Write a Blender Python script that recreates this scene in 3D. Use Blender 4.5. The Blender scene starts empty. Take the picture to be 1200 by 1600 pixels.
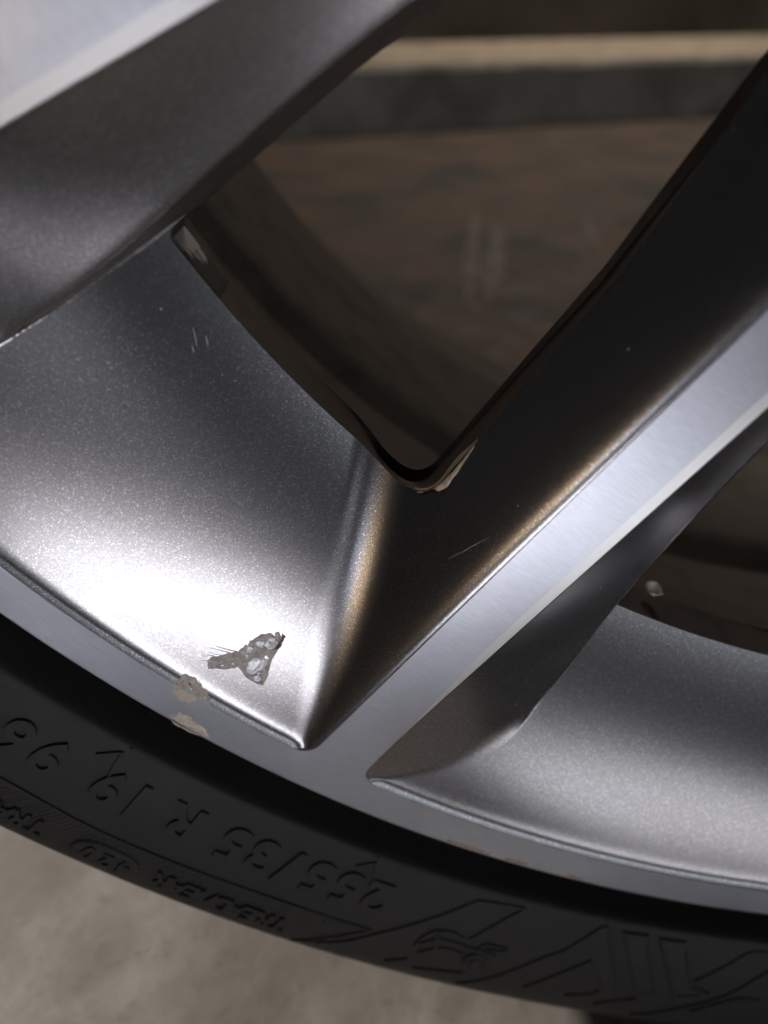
import bpy, bmesh, math, random
from mathutils import Vector, Matrix, noise
from mathutils.geometry import delaunay_2d_cdt
random.seed(7)
R_ = math.radians
S = bpy.context.scene
COL = S.collection
AXLE = 0.327                       # axle height above the floor
MM = 0.001

# ------------------------------------------------------------------ camera
cam = bpy.data.cameras.new('Camera')
co = bpy.data.objects.new('Camera', cam); COL.objects.link(co); S.camera = co
co.location = (-0.1307, -0.0975, AXLE - 0.0741)
co.rotation_euler = (R_(55.37), 0, R_(1.436))
cam.sensor_fit = 'VERTICAL'; cam.sensor_height = 36; cam.sensor_width = 27
cam.lens = 36 * 1209.5 / 1600
cam.clip_start = 0.005; cam.clip_end = 50
cam.dof.use_dof = True; cam.dof.focus_distance = 0.134
cam.dof.aperture_fstop = cam.lens / 2.8

# ------------------------------------------------------------------ world and lamps
W = bpy.data.worlds.new('World'); S.world = W; W.use_nodes = True
bg = W.node_tree.nodes['Background']
bg.inputs[0].default_value = (0.80, 0.90, 1.0, 1); bg.inputs[1].default_value = 0.012

def lamp(name, kind, loc, target, power, color, **kw):
    l = bpy.data.lights.new(name, kind); l.energy = power; l.color = color
    for k, v in kw.items(): setattr(l, k, v)
    o = bpy.data.objects.new(name, l); COL.objects.link(o)
    o.location = loc
    o.rotation_euler = (Vector(target) - Vector(loc)).to_track_quat('-Z', 'Y').to_euler()
    return o
# two unseen spots added to make a bright floor pool before the wheel
lamp('floor_pool_spot', 'SPOT', (0.05, -0.75, 2.3), (-0.15, -0.45, 0), 6800, (0.76, 0.84, 1.0),
     spot_size=R_(8.0), spot_blend=0.5, shadow_soft_size=0.03)
lamp('small_pool_spot', 'SPOT', (0.15, -0.70, 2.3), (0.04, -0.20, 0), 1900, (0.76, 0.85, 1.0),
     spot_size=R_(4.6), spot_blend=0.6, shadow_soft_size=0.02)
# unseen fill lamp added in front on the right, for highlights along the lip
lamp('front_right_fill', 'AREA', (2.45, -2.1, 0.50), (0.0, 0.0, 0.18), 9, (0.88, 0.93, 1.0),
     shape='RECTANGLE', size=2.4, size_y=0.75)
# dim unseen lamp added straight ahead to lighten the left pocket
lamp('front_fill', 'AREA', (0.15, -3.4, 0.25), (-0.1, 0.0, 0.18), 0.6, (0.88, 0.93, 1.0),
     shape='RECTANGLE', size=0.7, size_y=0.5)
# unseen cool lamp added front left to brighten the upper left spoke face
lamp('left_cool_fill', 'AREA', (-1.55, -3.4, 0.16), (-0.1, 0.0, 0.15), 3.4, (0.68, 0.81, 1.0),
     shape='RECTANGLE', size=0.9, size_y=0.4)
# unseen warm lamp added on the left for bronze highlights
lamp('left_warm_fill', 'AREA', (-1.32, -1.9, 0.16), (-0.1, 0.0, 0.15), 1.9, (1.0, 0.72, 0.44),
     shape='RECTANGLE', size=0.65, size_y=0.30)
# unseen narrow spot added behind the wheel plane to light the floor at left
lamp('floor_fill_spot', 'SPOT', (-1.4, 0.62, 0.60), (-0.27, 0.13, 0.0), 135, (1.0, 0.96, 0.90),
     spot_size=R_(17), spot_blend=0.7, shadow_soft_size=0.04)
# lamp over the raised step at the back of the bay
lamp('rear_lamp', 'AREA', (0.3, 2.15, 1.7), (0.3, 2.15, 0.0), 24, (1.0, 0.88, 0.75),
     shape='RECTANGLE', size=1.6, size_y=0.3)

S.view_settings.view_transform = 'Standard'; S.view_settings.look = 'None'
S.view_settings.exposure = 0; S.view_settings.gamma = 1
S.render.engine = 'CYCLES'

# ------------------------------------------------------------------ helpers
def obj(name, me, mats, parent=None, loc=None):
    o = bpy.data.objects.new(name, me); COL.objects.link(o)
    if not isinstance(mats, (list, tuple)): mats = [mats]
    if not me.materials:
        for m in mats: me.materials.append(m)
    o.parent = parent
    if loc: o.location = loc
    return o

def mesh(name, V, F, smooth=True, mi=None):
    me = bpy.data.meshes.new(name); me.from_pydata([tuple(c * MM for c in v) for v in V], [], F)
    me.polygons.foreach_set('use_smooth', [smooth] * len(me.polygons))
    if mi: me.polygons.foreach_set('material_index', mi)
    me.update(); return me

def pol(r, az, y=0.0):
    a = math.radians(az); return (r * math.sin(a), y, -r * math.cos(a))

def lerp(a, b, t): return a + (b - a) * t
def sst(a, b, x):
    t = max(0, min(1, (x - a) / (b - a))); return t * t * (3 - 2 * t)
def interp(x, P):
    if x <= P[0][0]: return P[0][1]
    for (a, b), (c, d) in zip(P, P[1:]):
        if x <= c: return b + (d - b) * (x - a) / (c - a)
    return P[-1][1]

def revolve(name, prof, n, closed=False, smooth=True):
    V = []; F = []; m = len(prof)
    for i in range(n):
        a = 360.0 * i / n
        for r, y in prof: V.append(pol(r, a, y))
    for i in range(n):
        j = (i + 1) % n
        for k in range(m if closed else m - 1):
            l = (k + 1) % m
            F.append((i * m + k, i * m + l, j * m + l, j * m + k))
    return mesh(name, V, F, smooth)

def catmull(P, sub):
    out = []
    for i in range(len(P) - 1):
        p0 = P[max(i - 1, 0)]; p1 = P[i]; p2 = P[i + 1]; p3 = P[min(i + 2, len(P) - 1)]
        for k in range(sub):
            t = k / sub
            out.append(tuple(0.5 * ((2 * b) + (c - a) * t + (2 * a - 5 * b + 4 * c - d) * t * t + (-a + 3 * b - 3 * c + d) * t ** 3)
                             for a, b, c, d in zip(p0, p1, p2, p3)))
    out.append(tuple(P[-1])); return out

# ------------------------------------------------------------------ materials
class NT:
    def __init__(s, name):
        s.m = bpy.data.materials.new(name); s.m.use_nodes = True
        s.t = s.m.node_tree; s.b = s.t.nodes['Principled BSDF']
    def n(s, ty, **kw):
        x = s.t.nodes.new('ShaderNode' + ty)
        for k, v in kw.items():
            if k.startswith('i_'): x.inputs[k[2:].replace('_', ' ')].default_value = v
            else: setattr(x, k, v)
        return x
    def l(s, a, b): s.t.links.new(a, b)
    def setb(s, **kw):
        for k, v in kw.items(): s.b.inputs[k.replace('_', ' ')].default_value = v
    def math(s, op, a, b=None, clamp=False):
        x = s.n('Math', operation=op, use_clamp=clamp)
        for i, v in enumerate((a, b)):
            if v is None: continue
            if isinstance(v, (int, float)): x.inputs[i].default_value = v
            else: s.l(v, x.inputs[i])
        return x.outputs[0]
    def ramp(s, fac, pts):
        x = s.n('ValToRGB'); e = x.color_ramp.elements
        while len(e) < len(pts): e.new(0.5)
        for el, (p, c) in zip(e, pts):
            el.position = p; el.color = (c, c, c, 1) if isinstance(c, (int, float)) else (*c, 1)
        s.l(fac, x.inputs[0]); return x.outputs[0]
    def mix(s, fac, a, b):
        x = s.n('Mix', data_type='RGBA')
        if isinstance(fac, (int, float)): x.inputs[0].default_value = fac
        else: s.l(fac, x.inputs[0])
        for i, v in ((6, a), (7, b)):
            if isinstance(v, tuple): x.inputs[i].default_value = (*v, 1)
            else: s.l(v, x.inputs[i])
        return x.outputs[2]
    def noise(s, vec, scale, detail=3, rough=.5):
        x = s.n('TexNoise'); x.inputs['Scale'].default_value = scale; x.inputs['Detail'].default_value = detail
        x.inputs['Roughness'].default_value = rough
        if vec is not None: s.l(vec, x.inputs['Vector'])
        return x
    def bump(s, h, strength, dist, prev=None):
        x = s.n('Bump'); x.inputs['Strength'].default_value = strength; x.inputs['Distance'].default_value = dist
        s.l(h, x.inputs['Height'])
        if prev: s.l(prev, x.inputs['Normal'])
        return x.outputs[0]

wheel = bpy.data.objects.new('alloy_wheel', None); COL.objects.link(wheel)
wheel['label'] = 'grey alloy car wheel with bright machined spoke faces and black tyre on concrete'
wheel['category'] = 'wheel'
wheel.empty_display_size = 0.05

def wheelco(N):
    """coordinates in the wheel's frame, origin on the axle"""
    tc = N.n('TexCoord'); tc.object = wheel
    v = N.n('VectorMath', operation='SUBTRACT'); N.l(tc.outputs['Object'], v.inputs[0])
    v.inputs[1].default_value = (0, 0, AXLE)
    return v.outputs[0]
def polar(N, vec):
    sx = N.n('SeparateXYZ'); N.l(vec, sx.inputs[0])
    r = N.math('SQRT', N.math('ADD', N.math('MULTIPLY', sx.outputs[0], sx.outputs[0]), N.math('MULTIPLY', sx.outputs[2], sx.outputs[2])))
    az = N.math('ARCTAN2', sx.outputs[0], N.math('MULTIPLY', sx.outputs[2], -1.0))
    return r, az

def paint_mat():
    N = NT('gunmetal_paint'); v = wheelco(N)
    fl = N.n('TexVoronoi'); fl.inputs['Scale'].default_value = 5200; N.l(v, fl.inputs['Vector'])
    fine = N.noise(v, 5200, 2, .6); big = N.noise(v, 60, 3, .55); mid = N.noise(v, 420, 4, .6)
    sep = N.n('SeparateColor'); N.l(fl.outputs['Color'], sep.inputs[0])
    # fine metallic flakes of slightly different brightness
    flk = N.ramp(sep.outputs[0], [(0, .28), (.5, .325), (.90, .39), (1, .66)])
    tint = N.mix(big.outputs[0], (1.0, .965, .99), (.97, .96, 1.0))
    mul = N.n('Mix', data_type='RGBA', blend_type='MULTIPLY'); mul.inputs[0].default_value = 1
    N.l(flk, mul.inputs[6]); N.l(tint, mul.inputs[7])
    # dust and dirt specks
    du = N.n('TexVoronoi'); du.inputs['Scale'].default_value = 330; N.l(v, du.inputs['Vector'])
    dus = N.n('SeparateColor'); N.l(du.outputs['Color'], dus.inputs[0])
    speck = N.math('MULTIPLY', N.math('LESS_THAN', du.outputs['Distance'], .06), N.math('GREATER_THAN', dus.outputs[1], .78))
    spd = N.math('MULTIPLY', N.math('LESS_THAN', du.outputs['Distance'], .10), N.math('LESS_THAN', dus.outputs[0], .06))
    film = N.math('MULTIPLY', N.ramp(mid.outputs[0], [(.55, 0), (.8, .008)]), N.ramp(big.outputs[0], [(.4, .3), (.6, 1)]))
    c = N.mix(N.math('MULTIPLY', speck, .5), mul.outputs[2], (.62, .60, .57))
    c = N.mix(film, c, (.20, .17, .145))
    N.l(c, N.b.inputs['Base Color'])
    N.l(N.math('SUBTRACT', .97, N.math('ADD', N.math('MULTIPLY', film, .8), N.math('MULTIPLY', speck, .6)), True), N.b.inputs['Metallic'])
    N.l(N.ramp(mid.outputs[0], [(.3, .24), (.7, .25)]), N.b.inputs['Roughness'])
    N.setb(Coat_Weight=.18, Coat_Roughness=.12)
    b = N.bump(fine.outputs[0], .05, .00006)
    N.l(b, N.b.inputs['Normal'])
    return N.m

def machined_mat():
    N = NT('machined_aluminium'); v = wheelco(N); r, az = polar(N, v)
    turn = N.math('SINE', N.math('MULTIPLY', r, 2 * math.pi / .00042))
    rn = N.n('CombineXYZ'); N.l(N.math('MULTIPLY', r, 1.0), rn.inputs[0]); N.l(N.math('MULTIPLY', az, .02), rn.inputs[1])
    streak = N.noise(rn.outputs[0], 2600, 3, .6); big = N.noise(v, 45, 3); spot = N.noise(v, 900, 3, .6)
    c = N.mix(streak.outputs[0], (.60, .63, .73), (.86, .89, .98))
    c = N.mix(N.ramp(spot.outputs[0], [(.62, 0), (.75, .3)]), c, (.60, .58, .57))
    N.l(c, N.b.inputs['Base Color']); N.setb(Metallic=.9, Coat_Weight=.35, Coat_Roughness=.10, Anisotropic=.45)
    N.l(N.ramp(big.outputs[0], [(.3, .36), (.7, .44)]), N.b.inputs['Roughness'])
    b = N.bump(turn, .04, .00003); b = N.bump(streak.outputs[0], .05, .00006, b); b = N.bump(spot.outputs[0], .02, .0002, b)
    N.l(b, N.b.inputs['Normal']); return N.m

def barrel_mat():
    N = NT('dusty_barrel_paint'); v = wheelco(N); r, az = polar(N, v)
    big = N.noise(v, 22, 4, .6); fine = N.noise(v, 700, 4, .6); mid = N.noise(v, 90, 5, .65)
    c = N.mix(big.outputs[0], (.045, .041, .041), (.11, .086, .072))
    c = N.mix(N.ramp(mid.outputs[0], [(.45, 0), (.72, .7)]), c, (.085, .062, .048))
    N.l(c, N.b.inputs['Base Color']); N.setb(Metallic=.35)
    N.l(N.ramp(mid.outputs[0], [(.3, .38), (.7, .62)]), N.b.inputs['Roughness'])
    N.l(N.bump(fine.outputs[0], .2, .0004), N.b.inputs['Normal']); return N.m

def rubber_mat(ribs=True):
    N = NT('tyre_rubber' if ribs else 'plain_tyre_rubber'); v = wheelco(N); r, az = polar(N, v)
    fine = N.noise(v, 1500, 4, .65); mid = N.noise(v, 70, 5, .6); big = N.noise(v, 14, 3)
    c = N.mix(mid.outputs[0], (.023, .022, .0222), (.040, .038, .0372))
    dust = N.math('MULTIPLY', N.ramp(big.outputs[0], [(.35, .1), (.62, .75)]), N.ramp(fine.outputs[0], [(.35, 0), (.7, 1)]))
    c = N.mix(dust, c, (.050, .045, .040))
    N.l(c, N.b.inputs['Base Color'])
    N.l(N.ramp(mid.outputs[0], [(.3, .50), (.7, .68)]), N.b.inputs['Roughness'])
    N.setb(Specular_IOR_Level=.26)
    # fine slanted ribs of the band near the shoulder
    ph = N.math('ADD', N.math('MULTIPLY', az, 297 / 1.25 * 2 * math.pi), N.math('MULTIPLY', r, 1000 / 2.1 * 2 * math.pi))
    rib = N.math('SINE', ph)
    mask = N.math('MULTIPLY', N.math('GREATER_THAN', r, .2872), N.math('LESS_THAN', r, .304))
    mask = N.math('MULTIPLY', mask, N.math('LESS_THAN', az, N.n('Value').outputs[0]))
    [x for x in N.t.nodes if x.type == 'VALUE'][0].outputs[0].default_value = R_(-29.6)
    b = N.bump(N.math('MULTIPLY', rib, mask), .5 if ribs else 0.0, .00028)
    b = N.bump(fine.outputs[0], .16, .0003, b); N.l(b, N.b.inputs['Normal']); return N.m

def simple(name, col, rough=.5, metal=0., nscale=400, nstr=.3, col2=None, dist=.0004, **kw):
    N = NT(name); tc = N.n('TexCoord'); nz = N.noise(tc.outputs['Object'], nscale, 4, .6)
    if col2: N.l(N.mix(N.ramp(nz.outputs[0], [(.32, 0), (.68, 1)]), col, col2), N.b.inputs['Base Color'])
    else: N.setb(Base_Color=(*col, 1))
    N.setb(Roughness=rough, Metallic=metal, **kw)
    N.l(N.bump(nz.outputs[0], nstr, dist), N.b.inputs['Normal']); return N.m

def floor_mat():
    N = NT('stained_concrete'); tc = N.n('TexCoord'); v = tc.outputs['Object']
    b1 = N.noise(v, 7, 5, .6); b2 = N.noise(v, 30, 5, .65); b3 = N.noise(v, 160, 5, .65); b4 = N.noise(v, 900, 4, .6)
    c = N.mix(N.ramp(b2.outputs[0], [(.35, 0), (.65, 1)]), (.19, .165, .138), (.37, .335, .30))
    c = N.mix(N.ramp(b1.outputs[0], [(.46, 0), (.62, .85)]), c, (.15, .125, .095))
    c = N.mix(N.ramp(b3.outputs[0], [(.56, 0), (.72, .55)]), c, (.13, .105, .08))
    c = N.mix(N.ramp(b4.outputs[0], [(.3, .25), (.6, 0)]), c, (.12, .10, .09))
    # pale paint drips and a few rusty spots
    vo = N.n('TexVoronoi'); vo.inputs['Scale'].default_value = 42; N.l(v, vo.inputs['Vector'])
    sp = N.n('SeparateColor'); N.l(vo.outputs['Color'], sp.inputs[0])
    d = N.math('LESS_THAN', N.math('ADD', vo.outputs['Distance'], N.math('MULTIPLY', b3.outputs[0], .12)), .19)
    c = N.mix(N.math('MULTIPLY', d, N.math('GREATER_THAN', sp.outputs[0], 2.0)), c, (.46, .47, .44))
    c = N.mix(N.math('MULTIPLY', d, N.math('LESS_THAN', sp.outputs[1], .10)), c, (.34, .17, .08))
    # under-car shade and brown dirt painted behind the wheel, with a ragged outline
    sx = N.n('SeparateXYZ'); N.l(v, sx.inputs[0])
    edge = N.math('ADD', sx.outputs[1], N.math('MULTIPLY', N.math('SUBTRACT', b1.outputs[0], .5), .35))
    shade_dirt = N.ramp(N.math('MULTIPLY', edge, 1.0), [(.18, 0), (.34, .86)])
    c = N.mix(shade_dirt, c, N.mix(N.ramp(b1.outputs[0], [(.38, 0), (.58, 1)]), (.010, .006, .005), (.105, .060, .040)))
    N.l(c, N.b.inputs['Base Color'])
    N.l(N.ramp(b2.outputs[0], [(.3, .62), (.7, .85)]), N.b.inputs['Roughness'])
    b = N.bump(b3.outputs[0], .2, .0015); b = N.bump(b4.outputs[0], .3, .0006, b)
    N.l(b, N.b.inputs['Normal']); return N.m

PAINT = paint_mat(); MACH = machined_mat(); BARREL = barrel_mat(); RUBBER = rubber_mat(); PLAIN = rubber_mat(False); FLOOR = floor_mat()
CHIP = simple('bare_chipped_alloy', (.62, .51, .42), .75, .0, 1100, .5, (.88, .79, .71))
SCRAPE = simple('scraped_tan_primer', (.34, .30, .27), .5, .3, 900, .7, (.62, .58, .55))
BLOB = simple('cloudy_clearcoat_bubble', (.40, .40, .42), .25, .35, 700, .5, (.66, .67, .70), .0005, Transmission_Weight=.3, IOR=1.45, Coat_Weight=.6)
RUST = simple('rust_brown', (.16, .085, .035), .7, 0., 1500, .6, (.36, .22, .11))
BLACK = simple('black_crack', (.012, .010, .009), .8, 0.)
ORANGE = simple('rusty_scuff', (.30, .17, .09), .7, 0., 1200, .5, (.62, .45, .32))
EDGE = simple('bevel_highlight', (.97, .97, .99), .38, .85, 1500, .08)  # bevel's bright highlight put into a lighter colour than the machined face
STEEL = simple('dull_steel', (.28, .28, .28), .45, .8)

# ------------------------------------------------------------------ floor, step, wall
def quad_struct(name, P, m):
    me = bpy.data.meshes.new(name); me.from_pydata(P, [], [tuple(range(len(P)))]); me.update()
    o = obj(name, me, m); o['kind'] = 'structure'; return o
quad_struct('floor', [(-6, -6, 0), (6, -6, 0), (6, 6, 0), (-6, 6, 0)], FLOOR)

STEPM = simple('step_concrete', (.24, .23, .205), .8, 0., 9, .5, (.48, .46, .42), .004)
STEPTOP = simple('sandy_step_top', (.26, .21, .16), .85, 0., 18, .5, (.52, .43, .34), .003)
WALLM = simple('olive_wall_render', (.030, .027, .019), .9, 0., 3, .5, (.085, .078, .061), .006)
ya = math.atan2(227, 672); ca, sa = math.cos(ya), math.sin(ya)
def stp(a, b, z): return (.088 + a * ca - b * sa, 1.667 + a * sa + b * ca, z)
bm = bmesh.new()
L0, L1, D, H = -2.6, 3.2, .56, .118
prof = [(0, 0), (0, H - .012), (.006, H - .003), (.016, H), (D, H)]
nseg = 90; rows = []
for i in range(nseg + 1):
    a = lerp(L0, L1, i / nseg)
    row = []
    for k, (b, z) in enumerate(prof):
        j = noise.noise(Vector((a * 9, b * 7, k * .3))) * (.006 if k in (1, 2, 3) else 0)
        row.append(bm.verts.new(stp(a, b + j, z + (j * .5 if 0 < k < 4 else 0))))
    rows.append(row)
for r0, r1 in zip(rows, rows[1:]):
    for k in range(len(prof) - 1):
        f = bm.faces.new((r0[k], r1[k], r1[k + 1], r0[k + 1])); f.material_index = 1 if k >= 2 else 0
me = bpy.data.meshes.new('concrete_step'); bm.to_mesh(me); bm.free()
o = obj('step', me, [STEPM, STEPTOP]); o['kind'] = 'structure'
quad_struct('back_wall', [stp(L0, D, H - .02), stp(L1, D, H - .02), stp(L1, D, 2.6), stp(L0, D, 2.6)], WALLM)

# ------------------------------------------------------------------ wheel geometry (millimetres, y = depth into the wheel)
RLI = 248.8            # inner edge of the machined lip
HW = 5.7               # half width of the machined spoke face
RED = 195.8            # radius of the window's outer edge
RIN, RHB = 92.0, 80.0
def pocket(r):
    t = max(0, RLI - r); return 1.1 * (1 - math.exp(-t / .9)) + .19 * t + .0023 * t * t
def bevel(s): return .25 * (1 - sst(222, 243, s))
def flankR(u, s):
    v = max(0, u - HW); e = u - uR(s)
    return bevel(s) + 0.04 + lerp(.76 * v - .0125 * min(v, 27) ** 2, lerp(.36, .23, sst(212, 241, s)) * v, sst(188, 217, s)) + 4.5 * .5 * (e + math.sqrt(e * e + .05))
def flankL(u, s): v = max(0, -u - HW); return .04 + .86 * (v - 1.5 * (1 - math.exp(-v / 1.5)))
def uR(s): return 13.0 + 15.0 * sst(130, 232, s)
def uL(s): return interp(s, [(60, 25), (118, 22.4), (146, 19.8), (182, 19.3), (230, 19.3)])
def smin(a, b, k):
    k = k * math.tanh(max(0, a + b) / 12.0) + 1e-6
    h = max(k - abs(a - b), 0) / k
    return min(a, b) - h * h * k * .25
def su(x, z, az):
    a = math.radians(az)
    return x * math.sin(a) - z * math.cos(a), x * math.cos(a) + z * math.sin(a)
def front(x, z):
    """depth of the painted face inside the cell between spokes at -15 and +15 degrees"""
    r = math.hypot(x, z)
    s, u = su(x, z, -15); a = flankR(u, s)
    s, u = su(x, z, 15); b = flankL(u, s)
    y = smin(smin(pocket(r), b, 5.5), a, 1.2)
    return y
def spt(s, u, az):      # point at distance s along and u across a spoke -> x, z
    a = math.radians(az)
    return (s * math.sin(a) + u * math.cos(a), -s * math.cos(a) + u * math.sin(a))
def ptaz(x, z): return math.degrees(math.atan2(x, -z))
def bez(p0, c, p1, n):
    return [tuple((1 - t) ** 2 * a + 2 * t * (1 - t) * b + t * t * d for a, b, d in zip(p0, c, p1)) for t in [i / n for i in range(n + 1)]]
def xz(r, az): p = pol(r, az); return (p[0], p[2])

NS, NC, NO, NI = 110, 14, 150, 14
def outline(edgeA, edgeB, rout, rin, cutA, cutB, cutI):
    """left half (inner middle -> side A -> outer middle) and right half, as lists of x, z"""
    def half(edge, az, cut, sgn):
        def rad(s): x, z = spt(s, edge(s), az); return math.hypot(x, z)
        def solve(R):
            lo, hi = 50, 270
            for _ in range(50):
                m = (lo + hi) / 2
                if rad(m) < R: lo = m
                else: hi = m
            return lo
        so, si = solve(rout), solve(rin)
        co_ = spt(so, edge(so), az); ci_ = spt(si, edge(si), az)
        azo, azi = ptaz(*co_), ptaz(*ci_)
        da = -sgn * math.degrees(cut / rout); di = -sgn * math.degrees(cutI / rin)
        inner = [xz(rin, lerp(0, azi + di, i / NI)) for i in range(NI)]
        c1 = bez(xz(rin, azi + di), ci_, spt(si + cutI, edge(si + cutI), az), NC)
        side = [spt(s, edge(s), az) for s in [lerp(si + cutI, so - cut, i / NS) for i in range(1, NS)]]
        c2 = bez(spt(so - cut, edge(so - cut), az), co_, xz(rout, azo + da), NC)
        outer = [xz(rout, lerp(azo + da, 0, i / NO)) for i in range(1, NO + 1)]
        return inner + c1 + side + c2 + outer
    return half(edgeA, -15, cutA, -1), half(edgeB, 15, cutB, 1)

HA, HB = outline(lambda s: uR(s) + 2.2, lambda s: -uL(s), RED, RIN, 2, 8, 5)
BA, BB = outline(lambda s: HW, lambda s: -HW, RLI, RHB, 5.0, 4.6, 1.5)
NTR = 120
def rotxz(x, z, az):
    a = math.radians(az); c, s_ = math.cos(a), math.sin(a)
    return (x * c - z * s_, x * s_ + z * c)

V, F, MI = [], [], []
def add_half(Hh, Bh, rot, flip):
    base = len(V); n = len(Hh); rws = []
    for j in range(NTR + 1):
        t = (j / NTR) ** 1.5
        rw = []
        for h, b in zip(Hh, Bh):
            x, z = lerp(h[0], b[0], t), lerp(h[1], b[1], t)
            L = math.dist(h, b); d = t * L
            y = front(x, z)
            if j == NTR: y += .02
            xr, zr = rotxz(x, z, rot); V.append((xr, y, zr)); rw.append(len(V) - 1)
        rws.append(rw)
    # wall of the window opening and the back of the casting
    wall = []
    for dy, off in ((3.0, .5), (6.5, 1.1), (8.6, 1.3), (9.2, .6)):
        rw = []
        for i, (h, b) in enumerate(zip(Hh, Bh)):
            r = math.hypot(*h); k = 1.0 if r < RED - 4 else (RED - r) / 4
            L = math.dist(h, b); q = off * max(0, k) / L
            if not flip:            # the left flank is undercut, less and less along the outer edge
                i1 = NI + NC + NS - 1
                q = -off * 3.2 * (1 if i < i1 else (1 - (i - i1) / (n - i1)) ** 4) / L
            x, z = h[0] + (h[0] - b[0]) * q, h[1] + (h[1] - b[1]) * q
            xr, zr = rotxz(x, z, rot); V.append((xr, front(h[0], h[1]) + dy, zr)); rw.append(len(V) - 1)
        wall.append(rw)
    back = []
    for j in range(1, 9):
        t = j / 8; rw = []
        for h, b in zip(Hh, Bh):
            x, z = lerp(h[0], b[0], t), lerp(h[1], b[1], t)
            xr, zr = rotxz(x, z, rot); V.append((xr, front(x, z) + 10 + 4 * t, zr)); rw.append(len(V) - 1)
        back.append(rw)
    seq = back[::-1] + wall[::-1] + rws
    for jj, (r0, r1) in enumerate(zip(seq, seq[1:])):
        for i in range(n - 1):
            q = (r0[i], r0[i + 1], r1[i + 1], r1[i])
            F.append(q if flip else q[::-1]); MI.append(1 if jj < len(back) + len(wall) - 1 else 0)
add_half(HA, BA, 15, True)      # right flank of the spoke
add_half(HB, BB, -15, False)    # left flank of the spoke
spoke_me = mesh('spoke', V, F, True, MI)
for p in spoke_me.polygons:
    if abs(p.normal.y) < .45: p.material_index = 1      # steep faces take the dark barrel paint, shade below the edges painted in
bm = bmesh.new(); bm.from_mesh(spoke_me)
for e in bm.edges:
    if len(e.link_faces) == 2 and e.calc_face_angle(0) > .45: e.smooth = False
bm.to_mesh(spoke_me); bm.free()

# machined strip on the spoke, its right edge bevelled
V, F = [], []
nS = 60; sT = RLI - 7.2
cols = [(-HW, .55), (-HW, 0.), (-HW + .25, -.02), (-1, -.02), (3.0, -.02), (3.5, .03), (HW - .2, 'b'), (HW, 'c')]
for i in range(nS + 1):
    s = lerp(RHB - 1, sT, i / nS)
    for u, y in cols:
        if u in (3.0, 3.5): u = lerp(u, 5.35 + .2 * (u > 3.2), sst(200, sT - 2, s))
        yy = bevel(s) if y == 'b' else bevel(s) + .5 if y == 'c' else y if y <= 0 or y == .55 else y * bevel(s) / .25
        x, z = spt(s, u, 0); V.append((x, yy, z))
m = len(cols)
for i in range(nS):
    for k in range(m - 1): F.append((i * m + k, i * m + k + 1, (i + 1) * m + k + 1, (i + 1) * m + k))
strip_me = mesh('machined_face', V, F, True, [1 if k in (5, 6) else 0 for i in range(nS) for k in range(m - 1)])
bm = bmesh.new(); bm.from_mesh(strip_me)
for e in bm.edges:
    if len(e.link_faces) == 2 and e.calc_face_angle(0) > .5: e.smooth = False
bm.to_mesh(strip_me); bm.free()

AZ0 = -35.158
spokes = []
for k in range(12):
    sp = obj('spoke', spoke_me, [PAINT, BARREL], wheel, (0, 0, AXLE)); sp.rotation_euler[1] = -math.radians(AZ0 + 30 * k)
    st = obj('machined_face', strip_me, [MACH, EDGE], sp)
    spokes.append(sp)
spokes[0]['label'] = 'spoke with chipped window corner, in the middle of the picture'
spokes[11]['label'] = 'blurred spoke nearest the camera at upper left'

# lip: flat machined annulus running into the strips, then the rolled outer flange
V, F = [], []
RO, LT = 256.8, -.45        # outer edge of the flat; the lip stands slightly proud towards the tyre
def addv(p): V.append(p); return len(V) - 1
def lipdent(r, az):      # nick knocked out of the outer edge of the lip
    return 0
for k in range(12):
    az = AZ0 + 30 * k
    def place(p, rot): return rotxz(p[0], p[1], rot)
    st0 = NI + NC + NS - 1          # first sample of the outer corner
    seqR = [rotxz(*p, az + 15) for p in BA[st0:]]        # from strip tangent to the middle of the window (right)
    seqL = [rotxz(*p, az - 15) for p in BB[st0:]]
    topL, topR = rotxz(*spt(sT, -HW, 0), az), rotxz(*spt(sT, HW, 0), az)
    def run(seq, top, sg):
        n = len(seq); inn = []; out = []; sk = []
        pts = [top] + seq
        for i, p in enumerate(pts):
            f = i / (len(pts) - 1)
            fa = 0 if i == 0 else f
            a = az + sg * 15 * (min(1, (i / (NC + 1)) * .28) if i <= NC + 1 else lerp(.28, 1, (i - NC - 1) / (len(pts) - NC - 2)))
            inn.append(addv((p[0], -.02, p[1]))); sk.append(addv((p[0], .6, p[1])))
            out.append(addv(pol(RO, a, LT)))
        for i in range(len(pts) - 1):
            q = (inn[i], inn[i + 1], out[i + 1], out[i]); w = (sk[i], sk[i + 1], inn[i + 1], inn[i])
            F.append(q if sg > 0 else q[::-1]); F.append(w if sg > 0 else w[::-1])
        return inn[0], out[0]
    i1, o1 = run(seqR, topR, 1); i2, o2 = run(seqL, topL, -1)
    F.append((i2, i1, o1))
lip_me = mesh('rim_lip', V, F, False)
lip = obj('rim_lip', lip_me, MACH, wheel, (0, 0, AXLE))
# rolled edge of the flange
fl = revolve('flange_edge', [(RO, LT - .001), (RO + .35, LT + .06), (RO + .62, LT + .3), (RO + .75, LT + .8), (RO + .75, 3), (RO + .4, 6), (RO - 2, 8.2), (248, 9), (244.5, 12), (243.5, 16)], 720)
obj('flange_edge', fl, MACH, lip)

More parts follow.
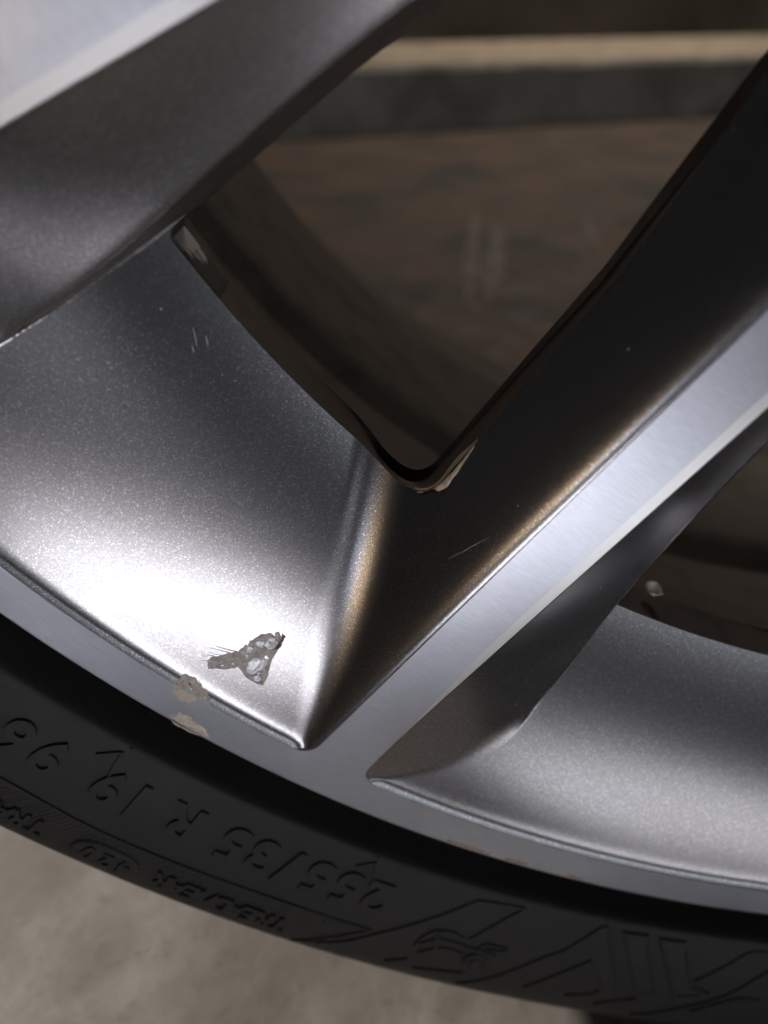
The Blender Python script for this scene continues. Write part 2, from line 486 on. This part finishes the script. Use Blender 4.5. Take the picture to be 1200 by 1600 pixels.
# barrel
bp = [(250, 12), (240, 13.5), (225, 17), (206, 21), (198.5, 24.5), (198.2, 27), (201, 33), (206, 45), (211.2, 69), (211.0, 72), (208.2, 76), (207.4, 84),
      (206.6, 128), (207.6, 134), (214.5, 148), (217, 153), (219, 158), (223.5, 176), (224.2, 196), (226.5, 208), (229.4, 214), (230.6, 221), (232.2, 225.2), (235, 226.4), (238, 225),
      (239, 221), (236, 216), (231, 200), (229, 170), (213, 140), (211, 128), (212, 90), (217, 70), (236, 40), (243, 20), (248, 14)]
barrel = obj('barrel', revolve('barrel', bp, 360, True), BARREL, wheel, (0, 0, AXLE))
# hub with cap and wheel bolts
hub = obj('hub', revolve('hub', [(34, 6), (60, 4), (75, 1.5), (82, .6), (93, 5), (93, 34), (60, 42), (0.1, 42)], 120), PAINT, wheel, (0, 0, AXLE))
obj('centre_cap', revolve('centre_cap', [(.01, 1), (20, 1.6), (30, 3), (34, 5.5), (34, 9)], 64), MACH, hub)
bolt_me = revolve('wheel_bolt', [(.01, -2), (6, -2), (8, -1), (8.2, 7), (13, 7.2), (13, 12)], 6, False, False)
for k in range(5):
    p = pol(56, 72 * k + 10); b = obj('wheel_bolt', bolt_me, STEEL, hub, (p[0] * MM, 0, p[2] * MM))

# ------------------------------------------------------------------ tyre
TP = [(243, 20), (252, 19), (258, 17), (262, 12), (264.3, 6.5), (265.4, 1), (265.9, -1.6), (266.7, -2.7), (269.5, -3.5), (275, -5), (282, -6.6), (290, -7.8), (296, -8.1),
      (300, -7.2), (303, -5.6), (306, -3.4), (312, 1.8), (320, 10.5), (326, 20)]
def tyre_y(r): return interp(r, TP)
tp = catmull(TP, 4) + [(328.4, 28), (329.6, 40), (329.8, 52), (322, 52.6), (322, 61), (329.9, 61.6), (330, 95), (322, 95.6), (322, 105), (330, 105.6),
     (330, 135), (322, 135.6), (322, 145), (330, 145.6), (329.9, 180), (322, 180.6), (322, 189), (329.8, 189.6), (328, 215), (322, 232), (306, 244), (290, 249), (268, 242), (246, 226)]
tyre = obj('tyre', revolve('tyre', tp, 540), RUBBER, wheel, (0, 0, AXLE))
bm = bmesh.new(); bm.from_mesh(tyre.data)
for e in bm.edges:
    if len(e.link_faces) == 2 and e.calc_face_angle(0) > .7: e.smooth = False
bm.to_mesh(tyre.data); bm.free()
TYP = [(p[0], p[1]) for p in catmull(TP, 4)]
def ty(r): return interp(r, TYP)

def rib(name, path, w=.9, h=.55, closed=False, parent=tyre, m=None, sub=5, smooth=True):
    """raised moulded line on the sidewall; path = (radius, azimuth) pairs"""
    P = list(path) + ([path[0]] if closed else [])
    if smooth: P = catmull(P, sub)
    else:
        Q = []
        for a, b in zip(P, P[1:]): Q += [tuple(lerp(x, y, k / sub) for x, y in zip(a, b)) for k in range(sub)]
        P = Q + [P[-1]]
    XY = [(r * math.radians(a) if False else math.radians(a) * 283, r) for r, a in P]
    V, F = [], []
    for i, (x, r) in enumerate(XY):
        x0, r0 = XY[max(i - 1, 0)]; x1, r1 = XY[min(i + 1, len(XY) - 1)]
        dx, dr = x1 - x0, r1 - r0; L = math.hypot(dx, dr) or 1; nx, nr = -dr / L, dx / L
        for o_, hh in ((-.5, -.3), (-.36, h), (.36, h), (.5, -.3)):
            rr = r + nr * o_ * w; xx = x + nx * o_ * w
            V.append(pol(rr, math.degrees(xx / 283), ty(rr) - hh))
    for i in range(len(XY) - 1):
        for k in range(3): F.append((i * 4 + k, i * 4 + k + 1, (i + 1) * 4 + k + 1, (i + 1) * 4 + k))
    F.append((0, 1, 2, 3)); e = (len(XY) - 1) * 4; F.append((e + 3, e + 2, e + 1, e))
    return obj(name, mesh(name, V, F, False), m or RUBBER, parent)

def glyph_mesh(ch, size, bold=0.0, sx=1.0):
    cu = bpy.data.curves.new('glyph', 'FONT'); cu.body = ch; cu.size = 1.0; cu.align_x = 'CENTER'
    cu.resolution_u = 4; cu.extrude = .5; cu.offset = bold; cu.bevel_depth = 0
    o = bpy.data.objects.new('glyph', cu); COL.objects.link(o)
    bpy.context.view_layer.update()
    me = bpy.data.meshes.new_from_object(o.evaluated_get(bpy.context.evaluated_depsgraph_get()))
    bpy.data.objects.remove(o); bpy.data.curves.remove(cu)
    return me
def letter(name, ch, rc, az, hgt, h=.6, bold=.012, sx=1.0, parent=tyre, slant=0):
    """one raised character, its top towards the tread; hgt = cap height in mm"""
    me = glyph_mesh(ch, 1, bold)
    bm = bmesh.new(); bm.from_mesh(me)
    bmesh.ops.subdivide_edges(bm, edges=[e for e in bm.edges if e.calc_length() > .15], cuts=2, use_grid_fill=False)
    bmesh.ops.triangulate(bm, faces=bm.faces[:])
    k = hgt / .70
    for v in bm.verts:
        x, y, z = v.co
        yy = (y - .35) * k; xx = x * k * sx + slant * yy
        r = rc + yy
        top = z > 0
        q = Vector(pol(r, az - math.degrees(xx / rc), ty(r) - (h if top else -.3)))
        v.co = q * MM
    bmesh.ops.recalc_face_normals(bm, faces=bm.faces[:])
    for f in bm.faces: f.smooth = False
    bm.to_mesh(me); bm.free()
    return obj(name, me, PLAIN, parent)

mark = [('2', 276.2, -29.29), ('5', 276.2, -30.79), ('5', 276.2, -32.3), ('/', 276.2, -33.75), ('3', 276.2, -35.15), ('5', 276.2, -36.55),
        ('R', 276.2, -38.95), ('1', 276.4, -41.15), ('9', 276.5, -42.5), ('9', 276.5, -45.2), ('6', 276.3, -46.7), ('Y', 276.3, -48.3)]
for ch, r, a in mark: letter('size_character', ch, r, a, 8.6, .6, .02, 1.0)
for i, ch in enumerate('TREADWEAR'): letter('treadwear_character', ch, 293.2, -32.3 - i * .70, 4.8, .6, .03, .95)
for i, ch in enumerate('TRACTION'): letter('traction_character', ch, 293.6, -43.55 - i * .72, 4.8, .6, .03, .95)
# raised oval plate with the grade number
V, F = [], []
n = 40; Lh, Rh = 7.6, 3.7
for ring, hh in ((1.0, -.3), (.97, .5), (.90, .58), (0, .58)):
    for i in range(n):
        t = 2 * math.pi * i / n
        ex = math.copysign(abs(math.cos(t)) ** .8, math.cos(t)) * Lh * ring; ey = math.copysign(abs(math.sin(t)) ** .8, math.sin(t)) * Rh * ring
        r = 293.4 + ey; V.append(pol(r, -40.47 + math.degrees(ex / 293.4), ty(r) - hh))
for j in range(3):
    for i in range(n):
        k = (i + 1) % n; F.append((j * n + i, j * n + k, (j + 1) * n + k, (j + 1) * n + i))
plate = obj('grade_plate', mesh('grade_plate', V, F), PLAIN, tyre)
for i, ch in enumerate('420'): letter('grade_character', ch, 293.4, -39.65 - i * .78, 4.2, 1.0, .015, .85, plate)

RIBS = dict(
 indicator_mark=[([(271.1, -43.84), (268.0, -43.07), (274.1, -42.8)], .8, False), ([(270.3, -31.01), (267.6, -30.24), (273.9, -29.67)], .8, False)],
 moulded_line=[
  ([(286.2, -50), (286.0, -46.0), (286.5, -43.85), (287.0, -41.62), (286.7, -38.12), (286.0, -34.18), (285.8, -30.99), (285.7, -28.39)], .8, True),
  ([(285.7, -28.39), (291.2, -29.6), (298.4, -31.08)], .8, True),
  ([(296.4, -30.45), (291.8, -29.06), (287.3, -28.22), (279.9, -26.69), (275.2, -25.72), (269.8, -24.68), (268.9, -24.21), (267.9, -22.29), (269.2, -22.3), (272.5, -22.83), (280.2, -23.87)], .8, True),
  ([(297, -22.9), (295.2, -22.4), (290.2, -21.4), (286.1, -20.76), (280.6, -19.86), (276.7, -19.03), (268.2, -17.84)], 1.3, True),
  ([(268.2, -17.84), (268.9, -17.47), (277.2, -16.42), (289.3, -14.99)], 1.2, True),
  ([(292.1, -19.86), (285.2, -18.75), (278.5, -17.56), (282.2, -16.99), (287.7, -16.2), (289.7, -16.5), (292.1, -17.76)], 1.0, False),
  ([(293.7, -16.07), (290.8, -15.23), (288.9, -14.3)], .8, True),
  ([(279.7, -11.93), (274.3, -10.86), (268.9, -9.83), (268.3, -8.93), (268.3, -7)], .9, True),
  ([(296, -14), (293.2, -12.86), (288.5, -11.42), (283.7, -10.13), (274.1, -8.51), (270, -7.9)], 1.1, True),
  ([(290.9, -11.32), (284.2, -9.53), (283.7, -8.27)], .9, True),
  ([(294.8, -26.8), (291.6, -25.91)], .8, True)],
 emblem_line=[
  ([(286.4, -26.07), (283.0, -25.97), (280.2, -25.55), (279.5, -24.78), (280.4, -24.12)], .8, True),
  ([(280.7, -25.44), (285.4, -25.11)], .8, False),
  ([(286.3, -26.02), (282.6, -25.17), (282.9, -23.52), (283.3, -22.21)], 1.2, True),
  ([(288.6, -25.71), (285.1, -24.81), (285.1, -23.75)], 1.0, True),
  ([(282.4, -23.21), (280.2, -22.96), (280.2, -21.83), (281.2, -21.8), (281.9, -22.79)], .7, False),
  ([(294.5, -25.33), (293.5, -24.41), (291.8, -22.99)], .9, True)])
for nm, L in RIBS.items():
    for path, w, sm in L: rib(nm, path, w, .42, False, tyre, None, 6, sm)
def plate_on_tyre(name, path, h):
    """raised flat bar outlined by (radius, azimuth) corners"""
    pts = []
    for a, b in zip(path, path[1:] + path[:1]): pts += [tuple(lerp(x, y, k / 4) for x, y in zip(a, b)) for k in range(4)]
    c = (sum(p[0] for p in path) / len(path), sum(p[1] for p in path) / len(path)); n = len(pts)
    V, F = [], []
    for sc, hh in ((1, -.3), (.96, h), (.80, h), (.76, h * .45), (.4, h * .4), (.01, h * .4)):
        for r, a in pts:
            rr, aa = lerp(c[0], r, sc), lerp(c[1], a, sc); V.append(pol(rr, aa, ty(rr) - hh))
    for j in range(5):
        for i in range(n):
            k = (i + 1) % n; F.append((j * n + i, j * n + k, (j + 1) * n + k, (j + 1) * n + i))
    return obj(name, mesh(name, V, F, False), RUBBER, tyre)
plate_on_tyre('raised_bar', [(288.4, -14.26), (276.4, -15.73), (267.9, -16.85), (267.6, -15.44), (273.4, -14.83), (286.8, -13.29)], .7)
plate_on_tyre('raised_bar', [(286.7, -12.46), (276.6, -13.74), (267.9, -14.85), (267.6, -13.4), (274.4, -12.76), (282.7, -11.78), (283.1, -10.95), (285.2, -11.1)], .7)
def dome(name, rc, az, rad, h, parent=tyre, ring=False):
    V, F = [], []; n = 24
    prof = [(1.0, -.2), (.92, h), (.72, h), (.66, h * .2), (.5, h * .2), (.42, h * .9), (.2, h * 1.3), (.01, h * 1.4)] if ring else [(1, -.2), (.9, h * .6), (.6, h), (.01, h * 1.05)]
    for s, hh in prof:
        for i in range(n):
            t = 2 * math.pi * i / n; r = rc + math.sin(t) * rad * s
            V.append(pol(r, az + math.degrees(math.cos(t) * rad * s / rc), ty(r) - hh))
    for j in range(len(prof) - 1):
        for i in range(n):
            k = (i + 1) % n; F.append((j * n + i, j * n + k, (j + 1) * n + k, (j + 1) * n + i))
    return obj(name, mesh(name, V, F), RUBBER, parent)
dome('emblem_disc', 286.6, -22.9, 3.2, .8, tyre, True)
dome('moulded_dot', 286.6, -30.45, 1.5, .45)
# thin vent lines moulded across the bead
for k in range(6):
    a = -55.4 + 12.55 * k
    V, F = [], []; P = [(256, 0), (258.5, 0), (260.5, 0), (262, 0), (263, 0), (264, 0), (265, 0), (265.8, -1), (266.6, -2.2)]
    for r, y in P:
        for da, dy in ((-.10, .3), (-.06, -.28), (.06, -.28), (.10, .3)): V.append(pol(r, a + da, ty(r) + dy))
    for i in range(len(P) - 1):
        for q in range(3): F.append((i * 4 + q, i * 4 + q + 1, i * 4 + q + 5, i * 4 + q + 4))
    obj('vent_line', mesh('vent_line', V, F, False), RUBBER, tyre)

# ------------------------------------------------------------------ damage
def patch(name, outl, yf, m, parent, h=.35, step=.35, seed=0, base=-.12, rough=900, jag=.25, edge=.5):
    """rough, broken-edged scab lying on a surface; outl = (radius, azimuth) corners, yf(x, z) = depth of the surface"""
    P = []
    pts = [xz(*p) for p in outl]
    for a, b in zip(pts, pts[1:] + pts[:1]):
        n = max(2, int(math.dist(a, b) / .35))
        for k in range(n):
            x, z = lerp(a[0], b[0], k / n), lerp(a[1], b[1], k / n)
            j = noise.noise_vector(Vector((x * 1.7, z * 1.7, seed))) * jag
            P.append(Vector((x + j.x, z + j.y)))
    nb = len(P)
    x0, x1 = min(p.x for p in P), max(p.x for p in P); z0, z1 = min(p.y for p in P), max(p.y for p in P)
    def inside(q):
        c = False
        for a, b in zip(P[:nb], P[1:nb] + P[:1]):
            if (a.y > q.y) != (b.y > q.y) and q.x < (b.x - a.x) * (q.y - a.y) / (b.y - a.y) + a.x: c = not c
        return c
    def de(q): return min((q - p).length for p in P[:nb])
    Q = []
    x = x0
    while x < x1:
        z = z0
        while z < z1:
            q = Vector((x + random.uniform(-.1, .1), z + random.uniform(-.1, .1)))
            if inside(q) and de(q) > step * .5: Q.append(q)
            z += step
        x += step
    allp = P + Q
    vs, es, fs, _, _, _ = delaunay_2d_cdt(allp, [(i, (i + 1) % nb) for i in range(nb)], [], 1, 1e-5)
    V = []
    for q in vs:
        d = min(1, de(q) / edge)
        hh = base + (h * (.45 + .9 * noise.noise(Vector((q.x * 1.3, q.y * 1.3, seed + 5))) + .5 * noise.noise(Vector((q.x * 3.7, q.y * 3.7, seed)))) - base) * d
        V.append((q.x, yf(q.x, q.y) - hh, q.y))
    return obj(name, mesh(name, V, [tuple(f) for f in fs], True), m, parent)
MID = AZ0 - 15          # middle of the window between the two foreground spokes
def cell_y(x, z):
    xr, zr = rotxz(x, z, -MID); return front(xr, zr)
dmg = lambda o: o
zero = lambda x, z: (LT * min(1, (math.hypot(x, z) - 248.6) / 7.8) if math.hypot(x, z) > 248.6 else cell_y(x, z)) + max(0, math.hypot(x, z) - 256.4) * .45
g = patch('scraped_gouge', [(242.1, -43.2), (240.7, -43.13), (237.2, -42.41), (233.4, -42.28), (231.6, -42.1), (229.6, -41.49), (230.4, -41.08), (232.2, -40.89), (235.3, -40.84), (238.3, -40.45),
      (240.8, -40.27), (241.3, -40.79), (241.1, -41.34), (240.3, -41.76), (242.3, -42.32), (243.6, -42.86)], cell_y, SCRAPE, spokes[0], .10, .35, 3, -.05)
def fix(o):      # parts of a turned spoke keep their place on the wheel
    o.matrix_parent_inverse = Matrix.Rotation(-math.radians(AZ0), 4, 'Y').inverted(); return o
fix(g); g['label'] = 'tan scraped gouge in the grey pocket'
def blob(rc, az, a, b, h, seed, m=BLOB, name='cloudy_bubble'):
    V, F = [], []; n, k = 22, 9
    for j in range(k + 1):
        t = j / k * math.pi / 2
        for i in range(n):
            p = 2 * math.pi * i / n
            w = 1 + .22 * noise.noise(Vector((math.cos(p) * 1.4, math.sin(p) * 1.4, seed)))
            r = rc + math.sin(p) * a * math.cos(t) * w; z = az + math.degrees(math.cos(p) * b * math.cos(t) * w / rc)
            x, zz = xz(r, z)
            hh = h * math.sin(t) * (1 + .35 * noise.noise(Vector((x * 2.1, zz * 2.1, seed)))) - .1
            V.append((x, cell_y(x, zz) - hh, zz))
    for j in range(k):
        for i in range(n):
            q = (i + 1) % n; F.append((j * n + i, j * n + q, (j + 1) * n + q, (j + 1) * n + i))
    return fix(obj(name, mesh(name, V, F), m, spokes[0]))
blob(238.0, -41.2, 2.6, 2.2, .26, 1); blob(235.7, -41.95, 1.3, 1.2, .2, 2); blob(233.8, -41.8, 1.2, 1.3, .2, 3)
blob(232.6, -41.4, 1.9, 1.4, .24, 4); blob(240.0, -40.75, 1.0, 1.3, .25, 5)
fix(patch('rust_fleck', [(229.4, -41.45), (229.8, -41.1), (231.5, -40.95), (233.4, -41.0), (233.2, -41.2), (231.2, -41.25)], cell_y, RUST, spokes[0], .5, .3, 4))
fix(patch('rust_fleck', [(218.6, -41.85), (218.7, -41.65), (220.4, -41.6), (220.6, -41.85)], cell_y, RUST, spokes[0], .12, .3, 6))
c1 = patch('lip_chip', [(249.8, -43.6), (246.2, -43.6), (245.9, -42.94), (247.0, -42.2), (248.3, -41.4), (249.3, -42.1), (251.2, -42.37), (251.9, -43.05)], zero, CHIP, lip, .12, .3, 11, -.08, 900, .6, .5)
c1['label'] = 'pale chip on the inner edge of the rim lip'
c2 = patch('lip_chip', [(256.0, -42.7), (253.8, -42.5), (253.9, -41.83), (254.6, -41.09), (256.6, -40.4), (258.3, -40.95), (259.2, -41.5), (259.0, -42.1)], zero, CHIP, lip, .16, .3, 12, -.08, 900, .6, .5)
c2['label'] = 'pale chip on the outer edge of the rim lip'
for a0, a1, sd in ((-27.9, -25.4, 21), (-21.2, -20.2, 22), (-24.6, -23.3, 23)):
    n = 8
    o_ = [(255.7 + .3 * noise.noise(Vector((i * .9, sd, 0))), lerp(a0, a1, i / n)) for i in range(n + 1)] + [(257.8, lerp(a1, a0, i / n)) for i in range(n + 1)]
    patch('edge_scuff', o_, zero, ORANGE, lip, .16, .3, sd, -.1, 900, .2, .3)

# broken corner of the window beside the middle spoke
def edge_pt(i, lift=0.0, inward=0.0):
    h, b = HB[i], BB[i]; L = math.dist(h, b); q = inward / L
    x, z = lerp(h[0], b[0], q), lerp(h[1], b[1], q)
    y = front(x, z) + .3 * max(0, 1 - inward / .6) ** 2 - lift
    xr, zr = rotxz(x, z, MID); return (xr, y, zr)
def edge_chip(name, i0, i1, prof_w, m, seed, depth=.7):
    """flake along the window edge: prof_w(f) = width on the face, wraps down the wall"""
    V, F = [], []; n = i1 - i0; K = 8
    for i in range(n + 1):
        f = i / n; w = prof_w(f)
        for k in range(K + 1):
            t = k / K
            jit = noise.noise(Vector((i * .45, k * .8, seed)))
            if t < .5:
                p = edge_pt(i0 + i, .20 + .10 * jit * w, w * (1 - 2 * t) * (1 + .35 * jit))
            else:
                h, b = HB[i0 + i], BB[i0 + i]; L = math.dist(h, b); q = -(.10 + .1 * jit) / L
                x, z = lerp(h[0], b[0], q), lerp(h[1], b[1], q)
                x, z = rotxz(x, z, MID)
                p = (x, front(h[0], h[1]) + .4 + (t - .5) * 2 * depth * w / 2, z)
            if k == 0 or i in (0, n): p = (p[0], p[1] + .25, p[2])
            V.append(p)
    for i in range(n):
        for k in range(K):
            a = i * (K + 1) + k; F.append((a, a + 1, a + K + 2, a + K + 1))
    return fix(obj(name, mesh(name, V, F), m, spokes[0]))
ic = NI + NC + NS - 1
def near_s(target):
    return min(range(len(HB)), key=lambda i: abs(su(*HB[i], 15)[0] - target) if i < ic + 6 else 1e9)
ia, ib = near_s(178.5), ic + 8
def chip_w(f): return .15 + 4.2 * max(0, math.sin(math.pi * min(1, f * 1.3))) ** 1.3 if f < .72 else .45 - .3 * (f - .72)
FLAKE = simple('bare_tan_flake', (.58, .44, .31), .7, 0., 900, .5, (.80, .66, .50))
ch = edge_chip('corner_chip', ia, ib, chip_w, FLAKE, 31)
ch['label'] = 'tan broken flake at the corner of the window'
V, F = [], []; n = ib - ia
for i in range(int(n * .30), int(n * .95)):
    f = i / n; j = noise.noise(Vector((i * .5, 1, 7)))
    for off in (-.25, .32 + .2 * j):
        V.append(edge_pt(ia + i, .30, max(0.02, chip_w(f) * 1.0 + off + .15 * j)))
F = [(2 * i, 2 * i + 1, 2 * i + 3, 2 * i + 2) for i in range(len(V) // 2 - 1)]
fix(obj('crack', mesh('crack', V, F), BLACK, spokes[0]))
# scuffed bare metal on the window's outer wall beside the upper left spoke
V, F = [], []; na, nk = 46, 12
for i in range(na + 1):
    az = lerp(-59.6, -54.2, i / na)
    for k in range(nk + 1):
        t = k / nk
        end = 1 - sst(.35 + .55 * t + .3 * noise.noise(Vector((t * 9, 3, 1))), .55 + .55 * t, i / na)
        x, z = xz(RED - .12, az); h = rotxz(*xz(RED, az), -MID)
        yy = front(*h) + .7 + t * 7.2 * (1 - .0)
        off = .05 if k in (0, nk) or i in (0, na) else 0
        x, z = xz(RED - .13 + off, az); V.append((x, yy, z))
for i in range(na):
    for k in range(nk):
        a = i * (nk + 1) + k; F.append((a, a + 1, a + nk + 2, a + nk + 1))
N = NT('scuffed_bare_metal'); at = N.n('Attribute', attribute_name='wear')
tc = N.n('TexCoord'); mp = N.n('Mapping'); N.l(tc.outputs['Object'], mp.inputs[0]); mp.inputs['Rotation'].default_value = (0, R_(-33), 0); mp.inputs['Scale'].default_value = (1.0, 1.0, .14)
nz = N.noise(mp.outputs[0], 900, 4, .65)
fac = N.ramp(N.math('ADD', at.outputs['Fac'], N.math('MULTIPLY', N.math('SUBTRACT', nz.outputs[0], .5), 1.3)), [(.38, 0), (.62, 1)])
N.l(N.mix(fac, (.040, .036, .036), (.50, .48, .49)), N.b.inputs['Base Color']); N.setb(Roughness=.5, Metallic=.35)
N.l(N.bump(nz.outputs[0], .3, .0002), N.b.inputs['Normal'])
sm = mesh('wall_scuff', V, F); wa = sm.attributes.new('wear', 'FLOAT', 'POINT')
for n_, v in enumerate(V):
    i, k = divmod(n_, nk + 1); f, t = i / na, k / nk
    wa.data[n_].value = 1.05 - sst(.0, .75, f * 1.0 + (1 - t) * .25 - .42) * 1.2 - .25 * sst(.7, 1, t)
sc = fix(obj('wall_scuff', sm, N.m, spokes[0])); sc['label'] = 'pale scuffed patch on the window wall'
# pale stone stuck on the window edge at the right
V, F = [], []; n = 14
for j in range(9):
    th = math.pi * j / 8
    for i in range(n):
        ph = 2 * math.pi * i / n; d = Vector((math.sin(th) * math.cos(ph) * 1.9, math.cos(th) * 2.0, math.sin(th) * math.sin(ph) * .8))
        d *= 1 + .3 * noise.noise(d * .9)
        p = pol(192.9, -24.2, 24.0); V.append((p[0] + d.x, p[1] + d.y, p[2] + d.z))
for j in range(8):
    for i in range(n):
        k = (i + 1) % n; F.append((j * n + i, j * n + k, (j + 1) * n + k, (j + 1) * n + i))
fix(obj('dirt_crumb', mesh('dirt_crumb', V, F), SCRAPE, spokes[0]))

# pale smears on the floor behind the wheel
FO = bpy.data.objects['floor']
SMEAR = simple('pale_streak_surface', (.13, .105, .095), .8, 0., 30, .3, (.22, .19, .175))
for x0, y0, x1, y1, w in ((-.038, .96, -.072, .60, .008), (-.012, .90, -.052, .61, .012), (.101, .93, .083, .78, .006)):
    V, F = [], []; n = 14
    dx, dy = x1 - x0, y1 - y0; L = math.hypot(dx, dy); nx, ny = -dy / L, dx / L
    for i in range(n + 1):
        t = i / n; ww = w * math.sin(math.pi * (t * .9 + .05)) * (1 + .5 * noise.noise(Vector((t * 5, x0 * 9, 0))))
        for sgn in (-1, 0, 1):
            V.append(((x0 + dx * t + sgn * nx * ww) * 1000, (y0 + dy * t + sgn * ny * ww) * 1000, 1.0 if sgn else 2.4))
    for i in range(n):
        for k in range(2): F.append((i * 3 + k, i * 3 + k + 1, i * 3 + k + 4, i * 3 + k + 3))
    obj('pale_streak', mesh('pale_streak', V, F), SMEAR, FO)

# scratches dragged through the paint beside the gouge and across the flank
SCR = simple('pale_scratch', (.34, .31, .29), .5, .4, 1500, .4, (.58, .55, .52))
def scratch(a, b, w, seed, m=SCR):
    V, F = [], []; n = 16; pa, pb = xz(*a), xz(*b); dx, dz = pb[0] - pa[0], pb[1] - pa[1]; L = math.hypot(dx, dz)
    for i in range(n + 1):
        t = i / n; ww = w * math.sin(math.pi * (.06 + .88 * t)) * (.8 + .5 * noise.noise(Vector((t * 7, seed, 0))))
        j = .12 * noise.noise(Vector((t * 4, seed, 3)))
        for sg, up in ((-1, -.01), (0, .04), (1, -.01)):
            x, z = pa[0] + dx * t - dz / L * (sg * ww + j), pa[1] + dz * t + dx / L * (sg * ww + j)
            V.append((x, cell_y(x, z) - up, z))
    for i in range(n):
        for k in range(2): F.append((i * 3 + k, i * 3 + k + 1, i * 3 + k + 4, i * 3 + k + 3))
    return fix(obj('scratch', mesh('scratch', V, F), m, spokes[0]))
for i in range(6):
    scratch((242.6 - i * .75 + random.uniform(-.2, .2), -43.3 - random.uniform(-.1, .25)), (239.8 - i * .6, -41.9 + random.uniform(-.2, .2)), random.uniform(.10, .20), i, SCRAPE if i % 2 else SCR)
scratch((201.2, -54.0), (202.6, -53.3), .12, 21); scratch((200.6, -53.4), (201.4, -53.0), .14, 22); scratch((203.0, -53.5), (203.5, -53.2), .16, 23)
scratch((196.5, -38.6), (188.0, -38.2), .07, 24); scratch((178, -37.6), (176.6, -37.3), .08, 25)
